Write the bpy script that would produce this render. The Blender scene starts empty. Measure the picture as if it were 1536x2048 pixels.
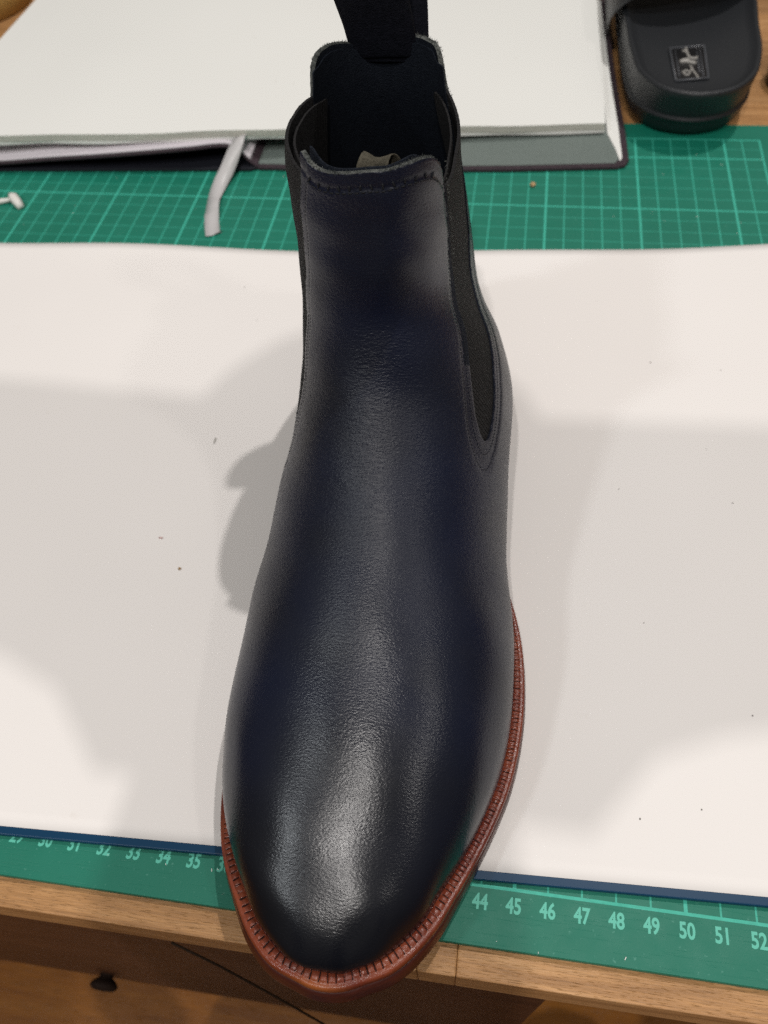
import bpy, math, random
import numpy as np
from mathutils import Vector, Matrix
SC = bpy.context.scene
CM = 0.01
# ---------------------------------------------------------------- camera
cam = bpy.data.cameras.new("camera"); cam_o = bpy.data.objects.new("camera", cam); SC.collection.objects.link(cam_o)
SC.camera = cam_o
rx, ry, rz = 6.2580e-01, 6.2600e-02, 1.42300e-01
cam_o.matrix_world = Matrix.Translation((.434673, -.053487, .267462)) @ Matrix.Rotation(rz,4,'Z') @ Matrix.Rotation(ry,4,'Y') @ Matrix.Rotation(rx,4,'X')
cam.sensor_fit = 'HORIZONTAL'; cam.sensor_width = 36.0; cam.lens = 36.0*1619.8/1536
cam.clip_start = .005; cam.clip_end = 50
cam.dof.use_dof = True; cam.dof.focus_distance = .235; cam.dof.aperture_fstop = 20.0
# ---------------------------------------------------------------- light of the room
W = bpy.data.worlds.new("World"); SC.world = W; W.use_nodes = True
bg = W.node_tree.nodes['Background']; bg.inputs[1].default_value = .35
# an evening room: warm white ceiling overhead, dimmer walls, dim floor
_nt = W.node_tree; _tc = _nt.nodes.new('ShaderNodeTexCoord'); _sp = _nt.nodes.new('ShaderNodeSeparateXYZ'); _rp = _nt.nodes.new('ShaderNodeValToRGB')
_nt.links.new(_tc.outputs['Generated'], _sp.inputs[0]); _nt.links.new(_sp.outputs[2], _rp.inputs[0]); _nt.links.new(_rp.outputs[0], bg.inputs[0])
_rp.color_ramp.elements[0].position = 0.0; _rp.color_ramp.elements[0].color = (.22,.18,.14,1)
_rp.color_ramp.elements[1].position = .85; _rp.color_ramp.elements[1].color = (.75,.71,.66,1)
def lamp(name, loc, target, power, radius, col, spot=None):
    l = bpy.data.lights.new(name, 'AREA'); l.shape = 'DISK'; l.size = radius*2*CM; l.energy = power; l.color = col
    o = bpy.data.objects.new(name, l); SC.collection.objects.link(o)
    o.location = Vector(loc)*CM; d = (Vector(target)-Vector(loc)); o.rotation_euler = d.to_track_quat('-Z','Y').to_euler()
    return o
lamp('ceiling_lamp', (68,-215,256), (42,8,0), 34.0, 2.2, (1,.95,.91))
lamp('ceiling_lamp', (79,73,170), (42,8,0), 12.0, 1.8, (1,.955,.925))
lamp('ceiling_lamp', (29,-70,170), (42,8,0), 8.0, 2.0, (1,.955,.915))
lamp('ceiling_lamp', (-68,-75,170), (42,8,0), 5.5, 8.0, (.92,.97,1))
lamp('ceiling_lamp', (157,-36,170), (42,8,0), 2.6, 6, (1,.96,.92))
SC.view_settings.view_transform = 'Standard'; SC.view_settings.look = 'None'; SC.view_settings.exposure = 0; SC.view_settings.gamma = 1
SC.cycles.max_bounces = 6; SC.cycles.use_denoising = False; SC.cycles.denoising_prefilter = 'ACCURATE'
random.seed(4); RNG = np.random.default_rng(4)
# ---------------------------------------------------------------- helpers
def link(name, me, mat=None, parent=None, **props):
    o = bpy.data.objects.new(name, me); SC.collection.objects.link(o)
    if mat is not None and me is not None:
        for m in (mat if isinstance(mat,(list,tuple)) else [mat]): me.materials.append(m)
    if parent is not None: o.parent = parent
    for k,v in props.items(): o[k] = v
    return o
def mesh(name, verts, faces, mat=None, parent=None, smooth=True, mids=None, **props):
    me = bpy.data.meshes.new(name); me.from_pydata((np.asarray(verts,float)*CM).tolist(), [], [list(map(int,f)) for f in faces])
    me.update()
    me.polygons.foreach_set('use_smooth', [smooth]*len(me.polygons))
    o = link(name, me, mat, parent, **props)
    if mids is not None: me.polygons.foreach_set('material_index', np.asarray(mids,dtype=np.int32))
    return o
def empty(name, loc, **props):
    o = bpy.data.objects.new(name, None); SC.collection.objects.link(o); o.empty_display_size=.02
    for k,v in props.items(): o[k] = v
    return o
def bevel(o, w, seg=2, ang=40):
    m = o.modifiers.new('bevel','BEVEL'); m.width = w*CM; m.segments = seg; m.limit_method='ANGLE'; m.angle_limit=math.radians(ang); return o
class B:
    """collects boxes / tubes into one mesh"""
    def __init__(s): s.v=[]; s.f=[]
    def add(s, v, f):
        n=len(s.v); s.v+= [tuple(p) for p in v]; s.f += [[i+n for i in q] for q in f]
    def box(s, x0,x1,y0,y1,z0,z1):
        s.add([(x0,y0,z0),(x1,y0,z0),(x1,y1,z0),(x0,y1,z0),(x0,y0,z1),(x1,y0,z1),(x1,y1,z1),(x0,y1,z1)],
              [(0,3,2,1),(4,5,6,7),(0,1,5,4),(1,2,6,5),(2,3,7,6),(3,0,4,7)])
    def obox(s, c, ax, ay, az):
        c,ax,ay,az = map(lambda q: np.asarray(q,float),(c,ax,ay,az))
        s.add([c+i*ax+j*ay+k*az for k in(-1,1) for j in(-1,1) for i in(-1,1)],
              [(0,2,3,1),(4,5,7,6),(0,1,5,4),(1,3,7,5),(3,2,6,7),(2,0,4,6)])
    def tube(s, pts, rad, n=8, cap=True):
        pts=[np.asarray(p,float) for p in pts]; rad = rad if hasattr(rad,'__len__') else [rad]*len(pts)
        v=[];f=[]; up=None
        for i,p in enumerate(pts):
            t=pts[min(i+1,len(pts)-1)]-pts[max(i-1,0)]; t=t/(np.linalg.norm(t)+1e-9)
            if up is None: up=np.array([0,0,1.]) if abs(t[2])<.9 else np.array([1.,0,0])
            a=np.cross(t,up); a/=np.linalg.norm(a)+1e-9; b=np.cross(a,t); up=b
            for k in range(n):
                w=2*math.pi*k/n; v.append(p+rad[i]*(math.cos(w)*a+math.sin(w)*b))
        for i in range(len(pts)-1):
            for k in range(n): f.append((i*n+k,i*n+(k+1)%n,(i+1)*n+(k+1)%n,(i+1)*n+k))
        if cap: f.append(tuple(range(n))[::-1]); f.append(tuple(range((len(pts)-1)*n,len(pts)*n)))
        s.add(v,f)
    def make(s, name, mat, parent=None, smooth=False, **p): return mesh(name, s.v, s.f, mat, parent, smooth, **p)
def loft(rings, close_ring=True, cap0=False, cap1=False):
    n=len(rings[0]); v=[tuple(p) for r in rings for p in r]; f=[]
    for i in range(len(rings)-1):
        for k in range(n if close_ring else n-1):
            f.append((i*n+k,i*n+(k+1)%n,(i+1)*n+(k+1)%n,(i+1)*n+k))
    if cap0: f.append(tuple(range(n))[::-1])
    if cap1: f.append(tuple(range((len(rings)-1)*n,len(rings)*n)))
    return v,f
# ---------------------------------------------------------------- materials
def mat(name, col=(.5,.5,.5), rough=.5, spec=.5, build=None, **kw):
    m = bpy.data.materials.new(name); m.use_nodes = True; nt = m.node_tree; b = nt.nodes['Principled BSDF']
    b.inputs['Base Color'].default_value = (*col,1); b.inputs['Roughness'].default_value = rough; b.inputs['Specular IOR Level'].default_value = spec
    for k,v in kw.items(): b.inputs[k.replace('_',' ')].default_value = v
    if build: build(N(nt), b)
    return m
class N:
    def __init__(s, nt): s.nt = nt
    def new(s, t, **kw):
        n = s.nt.nodes.new('ShaderNode'+t)
        for k,v in kw.items(): setattr(n,k,v)
        return n
    def set(s, sock, v):
        if hasattr(v,'is_output') or isinstance(v, bpy.types.NodeSocket): s.nt.links.new(v, sock)
        else: sock.default_value = v
    def coord(s, scale=(1,1,1), rot=(0,0,0), kind='Object', loc=(0,0,0)):
        c = s.new('TexCoord'); mp = s.new('Mapping'); s.nt.links.new(c.outputs[kind], mp.inputs[0])
        mp.inputs['Scale'].default_value = scale; mp.inputs['Rotation'].default_value = rot; mp.inputs['Location'].default_value = loc
        return mp.outputs[0]
    def noise(s, vec, scale, detail=3, rough=.5, dist=0, out='Fac'):
        n = s.new('TexNoise'); s.set(n.inputs['Vector'], vec); n.inputs['Scale'].default_value = scale
        n.inputs['Detail'].default_value = detail; n.inputs['Roughness'].default_value = rough; n.inputs['Distortion'].default_value = dist
        return n.outputs[out]
    def voro(s, vec, scale, feature='F1', out='Distance', rnd=1):
        n = s.new('TexVoronoi', feature=feature); s.set(n.inputs['Vector'], vec); n.inputs['Scale'].default_value = scale; n.inputs['Randomness'].default_value=rnd
        return n.outputs[out]
    def math(s, op, a, b=0.0, c=None, clamp=False):
        n = s.new('Math', operation=op, use_clamp=clamp); s.set(n.inputs[0], a); s.set(n.inputs[1], b)
        if c is not None: s.set(n.inputs[2], c)
        return n.outputs[0]
    def ramp(s, fac, stops, interp='LINEAR'):
        n = s.new('ValToRGB'); s.set(n.inputs[0], fac); cr_ = n.color_ramp; cr_.interpolation = interp
        while len(cr_.elements) < len(stops): cr_.elements.new(.5)
        for e,(p,c) in zip(cr_.elements, stops): e.position = p; e.color = (*c,1) if len(c)==3 else c
        return n.outputs[0]
    def mix(s, fac, a, b, mode='MIX'):
        n = s.new('Mix', data_type='RGBA', blend_type=mode); s.set(n.inputs[0], fac)
        for i,v in ((6,a),(7,b)):
            if isinstance(v, tuple): n.inputs[i].default_value = (*v,1) if len(v)==3 else v
            else: s.set(n.inputs[i], v)
        return n.outputs[2]
    def bump(s, h, strength, dist, normal=None):
        n = s.new('Bump'); s.set(n.inputs['Height'], h); n.inputs['Strength'].default_value = strength; n.inputs['Distance'].default_value = dist
        if normal is not None: s.set(n.inputs['Normal'], normal)
        return n.outputs[0]
    def rng(s, v, a, b, c, d):
        n = s.new('MapRange'); s.set(n.inputs[0], v)
        for i,q in enumerate((a,b,c,d)): n.inputs[i+1].default_value = q
        return n.outputs[0]

# ---------------------------------------------------------------- boot surface (centimetres, world axes)
def cr(xs, ys, x):
    """Catmull-Rom through (xs, ys)."""
    xs=np.asarray(xs,float); ys=np.asarray(ys,float); x=np.clip(np.asarray(x,float),xs[0],xs[-1])
    i=np.clip(np.searchsorted(xs,x,side='right')-1,0,len(xs)-2)
    h=np.diff(xs); d=np.diff(ys)/h
    m=np.empty(len(xs)); m[0]=d[0]; m[-1]=d[-1]
    m[1:-1]=(d[:-1]*h[1:]+d[1:]*h[:-1])/(h[:-1]+h[1:])
    t=(x-xs[i])/h[i]; y0,y1,m0,m1=ys[i],ys[i+1],m[i]*h[i],m[i+1]*h[i]
    return (2*t**3-3*t*t+1)*y0+(t**3-2*t*t+t)*m0+(3*t*t-2*t**3)*y1+(t**3-t*t)*m1
def sstep(a,b,x):
    t=np.clip((np.asarray(x,float)-a)/(b-a),0,1); return t*t*(3-2*t)
def zb(y):
    y=np.asarray(y,float)
    return .25+.0125*np.clip(6-y,0,None)**2+2.1*sstep(9,17,y)
# feather line (where the upper meets the welt), right side toe->heel then left heel->toe
FEATHER=[(39.78,-3.11),(40.41,-3.05),(40.9,-2.83),(41.48,-2.54),(42.10,-1.96),(42.55,-1.36),(42.93,-.62),(43.35,.25),(43.84,1.4),(44.25,2.6),(44.51,3.9),(44.62,5.6),(44.5,7.3),(44.2,8.8),
 (43.6,11.2),(43.0,14),(42.65,17),(42.5,19.5),(42.0,21.6),(41.0,23.1),(39.7,23.6),(38.4,23.1),(37.4,21.6),(36.95,19.5),(36.95,17),(37.1,14),(36.9,11),(36.35,8),
 (36.0,5.5),(35.9,3.2),(36.1,1.2),(36.7,-.54),(37.3,-1.45),(38.0,-2.31),(38.66,-2.79),(39.33,-3.0)]
def closed(pts,n):
    p=np.array(pts); k=len(p); q=np.vstack([p,p[:1]]); d=np.r_[0,np.cumsum(np.hypot(*np.diff(q,axis=0).T))]
    ext=np.vstack([p[-3:],q,p[1:4]]); de=np.r_[d[-4:-1]-d[-1],d,d[1:4]+d[-1]]
    s=np.linspace(0,d[-1],n,endpoint=False)
    return np.c_[cr(de,ext[:,0],s),cr(de,ext[:,1],s)]
_F=closed(FEATHER,1600)
_a,_b=_F[:,1].argmin(),_F[:,1].argmax()
_FR=np.roll(_F,-_a,axis=0); _nb=(_b-_a)%1600
_R=_FR[:_nb+1]; _L=np.vstack([_FR[_nb:],_FR[:1]])[::-1]
YT,YH=_FR[0,1],_FR[_nb,1]
def fxR(y): return np.interp(y,np.maximum.accumulate(_R[:,1]),_R[:,0])
def fxL(y): return np.interp(y,np.maximum.accumulate(_L[:,1]),_L[:,0])
K=np.arange(16.)
KM=[7,7.5,8,8.5,9,9.5,10,10.5,11,12,13,15]
DY=[-3.10,-3.03,-2.0,-.4,2.2,5,7.6,9.8,11.5,12.5,13.0,13.3,13.5,13.6,13.7,13.8]
DZ=[1.95, 2.6, 3.2, 3.75, 4.6, 5.55, 6.55, 7.8, 9.1, 10.5, 11.7, 12.7, 13.6, 14.5, 15.5, 16.5]
VY=[-3.15, -2.8, -1.85, -0.1, 2.7, 5.9, 9.3, 13.2, 17.5, 21.5, 23.9, 24.1, 22.6, 21.6, 21.3, 21.3]
VZ=[1.85, 1.82, 1.65, 1.38, 1.08, 0.98, 1.0, 1.9, 2.9, 3.1, 4.0, 7.0, 10.5, 13.2, 15.2, 16.6]
DX=[39.9, 39.9, 39.95, 40.05, 40.1, 40.1, 40.0, 39.8, 39.6, 39.5, 39.5, 39.6, 39.75, 39.85, 39.85, 39.9]
VX=[39.9,39.9,40.,40.1,40.2,40.2,40.2,40.15,40.0,39.75,39.45,39.25,39.05,38.9,38.85,38.8]
TM=[.95,.95,.93,.9,.86,.82,.78,.75,.74,.72,.66,.58,.52,.5,.5,.5]
PA=[.70,.72,.76,.84,.92,.98,1.0,.98,.92,.85,.8,.75,.72,.7,.7,.7]
PARAM=dict(
 dL=[-0.132, -0.111, -0.061, -0.027, 0.273, 0.617, 1.061, 1.165],
 dR=[-0.016, -0.025, -0.034, -0.039, -0.034, -0.023, 0.163, 0.54],
 ML=[4.418, 4.209, 3.968, 3.838, 3.741, 3.624, 3.462, 3.263, 3.035, 2.674, 2.334, 2.009],
 MR=[4.24, 4.083, 3.856, 3.655, 3.365, 2.952, 2.739, 2.641, 2.638, 2.705, 2.792, 2.884],
 z=0)
def surf(s,u,P=None,off=0.0):
    """s 0..15 toe -> shaft top, u -1..1 (left .. right), 0 = dorsal line, +-1 = sole / back line."""
    P=P or PARAM
    s=np.asarray(s,float); u=np.asarray(u,float); s,u=np.broadcast_arrays(s,u)
    def core(s,u):
        side=np.where(u<0,-1.,1.); a=np.abs(u)
        dy,dz,vy,vz,dx,vx=[cr(K,q,s) for q in (DY,DZ,VY,VZ,DX,VX)]
        tm,pa=cr(K,TM,s),cr(K,PA,s)
        c0=vx
        vyc=np.clip(vy,YT,YH)
        fade=1-sstep(9.3,10,s)
        ER=(fxR(vyc)-vx)*fade; EL=(vx-fxL(vyc))*fade
        dR=cr(K[:9],list(P['dR'])+[0],s); dL=cr(K[:9],list(P['dL'])+[0],s)
        MR=cr(KM,P['MR'],np.clip(s,7,15)); ML=cr(KM,P['ML'],np.clip(s,7,15))
        b=sstep(6.2,8.2,s)
        WR=(ER+dR)*(1-b)+MR*b; WL=(EL+dL)*(1-b)+ML*b
        W=np.where(side>0,WR,WL); E=np.where(side>0,ER,EL)
        p1=np.clip(a/.6,0,1)*np.pi/2; p2=np.clip((a-.6)/.4,0,1)*np.pi/2
        c1=tm*(1-np.cos(p1)**pa); w1=W*np.sin(p1)**pa
        c2=tm+(1-tm)*np.sin(p2); w2=E+(W-E)*np.cos(p2)**np.where(s>9.5,.9,1.)
        lo=a<=.6
        c=np.where(lo,c1,c2); w=np.where(lo,w1,w2)
        xc=dx+(vx-dx)*np.clip(c/tm,0,1)**1.0
        xc=np.where(lo,dx+(vx-dx)*np.sin(p1)**pa,vx)
        x=xc+side*w; y=dy+(vy-dy)*c; z=dz+(vz-dz)*c
        # fold chord slightly so that the front of the shaft leans, heel counter rounder
        return np.stack([x,y,z],-1)
    p=core(s,u)
    if np.any(off):
        e=1e-3
        ds=core(np.clip(s+e,0,15),u)-core(np.clip(s-e,0,15),u)
        uu=np.where(np.abs(u)<2e-3,2e-3,u); uu=np.where(np.abs(uu)>.998,np.sign(uu)*.998,uu)
        du=core(s,uu+e)-core(s,uu-e)
        n=-np.cross(ds,du); l=np.linalg.norm(n,axis=-1,keepdims=True); n=n/np.where(l<1e-12,1,l)
        p=p+n*np.broadcast_to(np.asarray(off,float),s.shape)[...,None]
    return p
# ---------------------------------------------------------------- the materials of this scene
def _leather(n, b):
    co = n.coord()
    big = n.noise(co, 22, 2, .5)
    sep = n.new('SeparateXYZ'); n.set(sep.inputs[0], co)
    n.set(b.inputs['Base Color'], n.mix(n.rng(sep.outputs[1],-.02,.035,.85,0), n.mix(n.rng(big,.35,.65,0,1), (.0032,.0068,.025), (.0036,.0056,.0140)), (.0042,.0048,.0068)))
    # grain: pebbly cells drawn out across the foot, coarser in the bend of the ankle
    wob = n.noise(co, 90, 2, .5, out='Color')
    add = n.new('VectorMath', operation='ADD'); n.set(add.inputs[0], co)
    sc = n.new('VectorMath', operation='SCALE'); n.set(sc.inputs[0], wob); sc.inputs['Scale'].default_value = .0010
    n.set(add.inputs[1], sc.outputs[0])
    mp = n.new('Mapping'); n.set(mp.inputs[0], add.outputs[0]); mp.inputs['Scale'].default_value = (1,1.7,1.3)
    v1 = n.voro(mp.outputs[0], 1250, 'SMOOTH_F1'); v2 = n.noise(mp.outputs[0], 2200, 3, .6)
    bend = n.math('MULTIPLY', n.rng(sep.outputs[1],.05,.10,.25,1), n.rng(sep.outputs[2],.085,.13,1,.12))
    mp2 = n.new('Mapping'); n.set(mp2.inputs[0], add.outputs[0]); mp2.inputs['Scale'].default_value = (.5,2.2,1.6)
    cre = n.noise(mp2.outputs[0], 600, 3, .6, .8)
    h = n.math('ADD', n.math('MULTIPLY', v1, 1.0), n.math('MULTIPLY', v2, .7))
    h = n.math('ADD', h, n.math('MULTIPLY', n.math('MULTIPLY', cre, bend), 2.6))
    amp = n.rng(n.noise(co, 35, 2, .5), .3, .7, .6, 1.1)
    n.set(b.inputs['Normal'], n.bump(n.math('MULTIPLY', n.math('MULTIPLY', h, amp), n.rng(sep.outputs[1],.02,.085,.50,1.1)), 1.0, .00008))
    n.set(b.inputs['Roughness'], n.math('ADD', n.rng(n.noise(co, 60, 3, .6), .3,.7,.23,.30), n.rng(sep.outputs[1], .02,.085, 0,.13)))
M_leather = mat('smooth_navy_leather', rough=.34, spec=.46, build=_leather)
def _suede(c0, c1):
    def f(n, b):
        co = n.coord(); v = n.noise(co, 1800, 3, .7)
        n.set(b.inputs['Base Color'], n.mix(n.rng(n.noise(co,500,3,.7),.35,.65,0,1), c0, c1))
        n.set(b.inputs['Normal'], n.bump(v, 1, .0006))
    return f
M_raw = mat('raw_leather_edge', rough=.95, spec=.1, build=_suede((.05,.056,.054),(.15,.158,.148)))
M_lining = mat('dark_lining', rough=.7, spec=.2, build=_suede((.006,.009,.016),(.010,.014,.022)))
def _gore(n, b):
    co = n.coord(); w = n.new('TexWave', wave_type='BANDS', bands_direction='Y'); n.set(w.inputs[0], co); w.inputs['Scale'].default_value = 260; w.inputs['Distortion'].default_value = 3; w.inputs['Detail'].default_value = 3
    w.inputs['Detail Scale'].default_value = 3
    z = n.noise(n.coord((1,1,.12)), 1600, 3, .7)
    h = n.math('ADD', n.math('MULTIPLY', w.outputs['Fac'], 2.0), z)
    n.set(b.inputs['Base Color'], n.mix(z, (.010,.010,.0105), (.027,.026,.027)))
    n.set(b.inputs['Normal'], n.bump(h, 1, .0004))
M_gore = mat('elastic_webbing', rough=.85, spec=.25, build=_gore)
def _welt(n, b):
    co = n.coord(); v = n.noise(co, 45, 4, .6); sep = n.new('SeparateXYZ'); n.set(sep.inputs[0], co)
    c = n.mix(n.rng(v,.35,.65,0,1), (.15,.025,.013), (.28,.062,.024))
    # lighter tan colour blended in at the very tip of the toe
    tip = n.math('MULTIPLY', n.rng(sep.outputs[1], -.0352,-.0325, 1,0), n.rng(n.math('ABSOLUTE', n.math('SUBTRACT', sep.outputs[0], .388)), .008,.024,1,0))
    c = n.mix(n.math('MULTIPLY', tip, .7), c, (.50,.15,.03))
    c = n.mix(n.rng(n.noise(co,260,3,.6),.55,.7,0,.45), c, (.04,.008,.006))
    n.set(b.inputs['Base Color'], c)
    n.set(b.inputs['Normal'], n.bump(n.noise(co, 900, 3, .6), .6, .0003))
    n.set(b.inputs['Roughness'], n.rng(n.noise(co, 300, 3, .6), .3,.7,.22,.42))
M_welt = mat('burnished_welt', rough=.35, spec=.5, build=_welt)
def _edge(n, b):
    co = n.coord((1,1,6)); v = n.noise(co, 120, 4, .6)
    n.set(b.inputs['Base Color'], n.mix(n.rng(v,.3,.7,0,1), (.050,.010,.007), (.105,.023,.014)))
    n.set(b.inputs['Normal'], n.bump(v, .5, .0004))
M_edge = mat('burnished_sole_edge', rough=.36, spec=.5, build=_edge)
M_thread = mat('dark_welt_thread', (.018,.005,.004), .7, .2)
M_stitch = mat('black_thread', (.006,.007,.010), .6, .3)
M_skive = mat('skived_leather_margin', rough=.75, spec=.15, build=_suede((.005,.007,.014),(.010,.013,.022)))
M_strap = mat('dark_pull_strap', rough=.75, spec=.12, build=_suede((.004,.005,.009),(.008,.009,.015)))
M_tan = mat('tan_insole', rough=.8, spec=.2, build=_suede((.05,.04,.03),(.09,.07,.05)))
M_cream = mat('cream_cloth_tag', rough=.9, spec=.1, build=_suede((.06,.055,.042),(.11,.10,.075)))
def wood(name, c0, c1, c2, scale=1.0, rough=.45, axis=0, island=True):
    def f(n, b):
        st = (1.2,14,14) if axis==0 else (14,1.2,14)
        info = n.new('ObjectInfo'); off = n.new('VectorMath', operation='ADD'); n.set(off.inputs[0], n.coord(st))
        sc = n.new('VectorMath', operation='SCALE'); n.set(sc.inputs[0], info.outputs['Random']); sc.inputs['Scale'].default_value = 9
        n.set(off.inputs[1], sc.outputs[0])
        v = n.noise(off.outputs[0], 9*scale, 5, .62, 1.4); fine = n.noise(n.coord((3,90,90) if axis==0 else (90,3,90)), 26*scale, 3, .65)
        pore = n.rng(n.noise(n.coord((4,55,55) if axis==0 else (55,4,55)), 60*scale, 2, .5), .60,.70,0,1)
        c = n.ramp(v, [(.28,c0),(.5,c1),(.74,c2)])
        c = n.mix(n.rng(fine,.4,.75,0,.55), c, tuple(q*.45 for q in c0), 'MIX')
        c = n.mix(n.math('MULTIPLY', pore, .4), c, tuple(q*.3 for q in c0))
        tone = n.rng(info.outputs['Random'], 0,1,.82,1.12); hsv = n.new('HueSaturation'); n.set(hsv.inputs['Color'], c); n.set(hsv.inputs['Value'], tone)
        n.set(b.inputs['Base Color'], hsv.outputs[0])
        n.set(b.inputs['Normal'], n.bump(n.math('SUBTRACT', fine, pore), .5, .0003))
    return mat(name, rough=rough, spec=.4, build=f)
M_wood = wood('oiled_desk_wood', (.30,.145,.052), (.48,.25,.098), (.60,.34,.15))
M_dwood = wood('dark_drawer_wood', (.045,.016,.007), (.07,.026,.011), (.10,.04,.017))
M_fwood = wood('floor_wood', (.24,.080,.010), (.32,.115,.014), (.38,.15,.022), .35, .35)
def _mat(n, b):
    co = n.coord(); sep = n.new('SeparateXYZ'); n.set(sep.inputs[0], co)
    X = n.math('MULTIPLY', sep.outputs[0], 100); Y = n.math('MULTIPLY', sep.outputs[1], 100)
    def lines(q, step, half):
        m = n.math('PINGPONG', q, step/2.0)
        return n.math('LESS_THAN', m, half)
    inside = n.math('MULTIPLY', n.math('MULTIPLY', n.math('GREATER_THAN', X, -.045), n.math('LESS_THAN', X, 57.045)),
                    n.math('MULTIPLY', n.math('GREATER_THAN', Y, -.045), n.math('LESS_THAN', Y, 42.045)))
    thinx, thiny = lines(X,1,.028), lines(Y,1,.024); fx, fy = lines(X,5,.055), lines(Y,5,.05)
    endx = n.math('GREATER_THAN', X, 56.955); endy = n.math('GREATER_THAN', Y, 41.955)
    big = n.math('MAXIMUM', n.math('MAXIMUM', fx, fy), n.math('MAXIMUM', endx, endy))
    fac = n.math('MAXIMUM', n.math('MAXIMUM', n.math('MULTIPLY', thinx, .85), n.math('MULTIPLY', thiny, .55)), big)
    fac = n.math('MULTIPLY', fac, inside)
    wear = n.rng(n.noise(co, 300, 4, .7), .3,.6,.72,1); fac = n.math('MULTIPLY', fac, wear)
    base = n.mix(n.rng(n.noise(co, 18, 4, .6),.3,.7,0,1), (.0015,.150,.095), (.004,.172,.112))
    base = n.mix(n.rng(n.noise(co, 700, 2, .6),.66,.74,0,.5), base, (.10,.32,.25))
    n.set(b.inputs['Base Color'], n.mix(fac, base, (.05,.46,.34)))
    # fine knife scars and pebbled vinyl
    scr = n.rng(n.noise(n.coord((2,60,1),(0,0,.5)), 30, 2, .5), .62,.66,0,1)
    h = n.math('SUBTRACT', n.noise(co, 2200, 2, .5), n.math('MULTIPLY', scr, .6))
    n.set(b.inputs['Normal'], n.bump(h, .5, .00012))
    n.set(b.inputs['Roughness'], n.rng(n.noise(co, 120, 4, .6), .3,.7,.48,.60))
M_mat = mat('green_vinyl_mat', rough=.42, spec=.5, build=_mat)
M_print = mat('pale_green_print', (.11,.50,.38), .45, .4)
M_blue = mat('blue_plastic_edge', (.0008,.036,.090), .4, .3)
def _paper(n, b):
    co = n.coord(); v = n.noise(co, 7, 3, .5)
    c = n.mix(n.rng(v,.3,.7,0,1), (.80,.77,.745), (.83,.80,.775))
    c = n.mix(n.rng(n.noise(co, 520, 2, .5),   .80,.83,0,.4), c, (.30,.26,.22))
    c = n.mix(n.rng(n.noise(co, 60, 4, .7), .68,.78,0,.25), c, (.62,.55,.48))
    n.set(b.inputs['Base Color'], c)
    n.set(b.inputs['Normal'], n.bump(n.noise(co, 1500, 3, .6), .15, .0001))
M_paper = mat('white_paper', rough=.6, spec=.25, build=_paper)
def _page(n, b):
    co = n.coord(); v = n.noise(co, 6, 2, .5)
    c = n.mix(n.rng(v,.3,.7,0,1), (.75,.755,.725), (.78,.785,.755))
    n.set(b.inputs['Base Color'], n.mix(n.rng(n.noise(co, 240, 2, .5), .76,.80,0,.4), c, (.45,.38,.32)))
M_page = mat('sketchbook_page', rough=.65, spec=.2, build=_page)
def _fore(n, b):
    co = n.coord(); sep = n.new('SeparateXYZ'); n.set(sep.inputs[0], co)
    w = n.noise(n.coord((2,2,260)), 12, 2, .6)
    n.set(b.inputs['Base Color'], n.mix(n.rng(w,.35,.65,0,1), (.42,.42,.37), (.62,.61,.55)))
    n.set(b.inputs['Normal'], n.bump(w, .8, .0004))
M_fore = mat('page_edges', rough=.75, spec=.2, build=_fore)
M_grey = mat('grey_endpaper', rough=.6, spec=.3, build=_suede((.16,.195,.18),(.175,.21,.195)))
M_cover = mat('plum_cover_cloth', rough=.6, spec=.35, build=_suede((.035,.022,.030),(.055,.036,.045)))
M_inner = mat('near_black_cover', (.008,.009,.014), .6, .3)
M_lilac = mat('pale_liner', (.62,.58,.62), .6, .3)
def _satin(n,b):
    n.set(b.inputs['Normal'], n.bump(n.noise(n.coord((1,1,1)), 2500, 2, .5), .3, .0001))
M_ribbon = mat('grey_satin', (.50,.49,.49), .38, .5, build=_satin)
def _foam(n, b):
    co = n.coord()
    n.set(b.inputs['Normal'], n.bump(n.math('ADD', n.voro(co, 1400), n.noise(co, 600, 3, .6)), .5, .0002))
M_foam = mat('black_moulded_foam', (.012,.014,.017), .48, .45, build=_foam)
M_foamg = mat('black_glossy_badge', (.006,.006,.007), .3, .5)
M_silver = mat('silver_grey_print', (.30,.29,.27), .4, .5)
M_badge = mat('raised_badge_frame', (.07,.075,.085), .35, .5)
M_tape = mat('tan_tape', rough=.5, spec=.4, build=_suede((.42,.25,.07),(.50,.31,.09)))
M_knob = mat('dark_worn_knob', (.016,.008,.005), .8, .2)
M_cord = mat('brown_cord', (.022,.012,.006), .8, .2)
M_black = mat('black_plastic', (.01,.01,.011), .35, .5)
M_crumb = mat('tan_crumb', rough=.8, spec=.2, build=_suede((.42,.27,.14),(.55,.38,.20)))
M_white = mat('white_wrapper', (.72,.70,.66), .4, .4)
M_dust = mat('dark_dust', (.10,.08,.07), .8, .2)
M_lint = mat('white_lint', (.7,.72,.68), .8, .2)
M_skin = mat('skin', (.42,.24,.16), .5, .4, Subsurface_Weight=.05)
M_shirt = mat('grey_shirt', (.12,.12,.13), .85, .2)
M_hair = mat('dark_hair', (.02,.014,.01), .6, .3)
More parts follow.
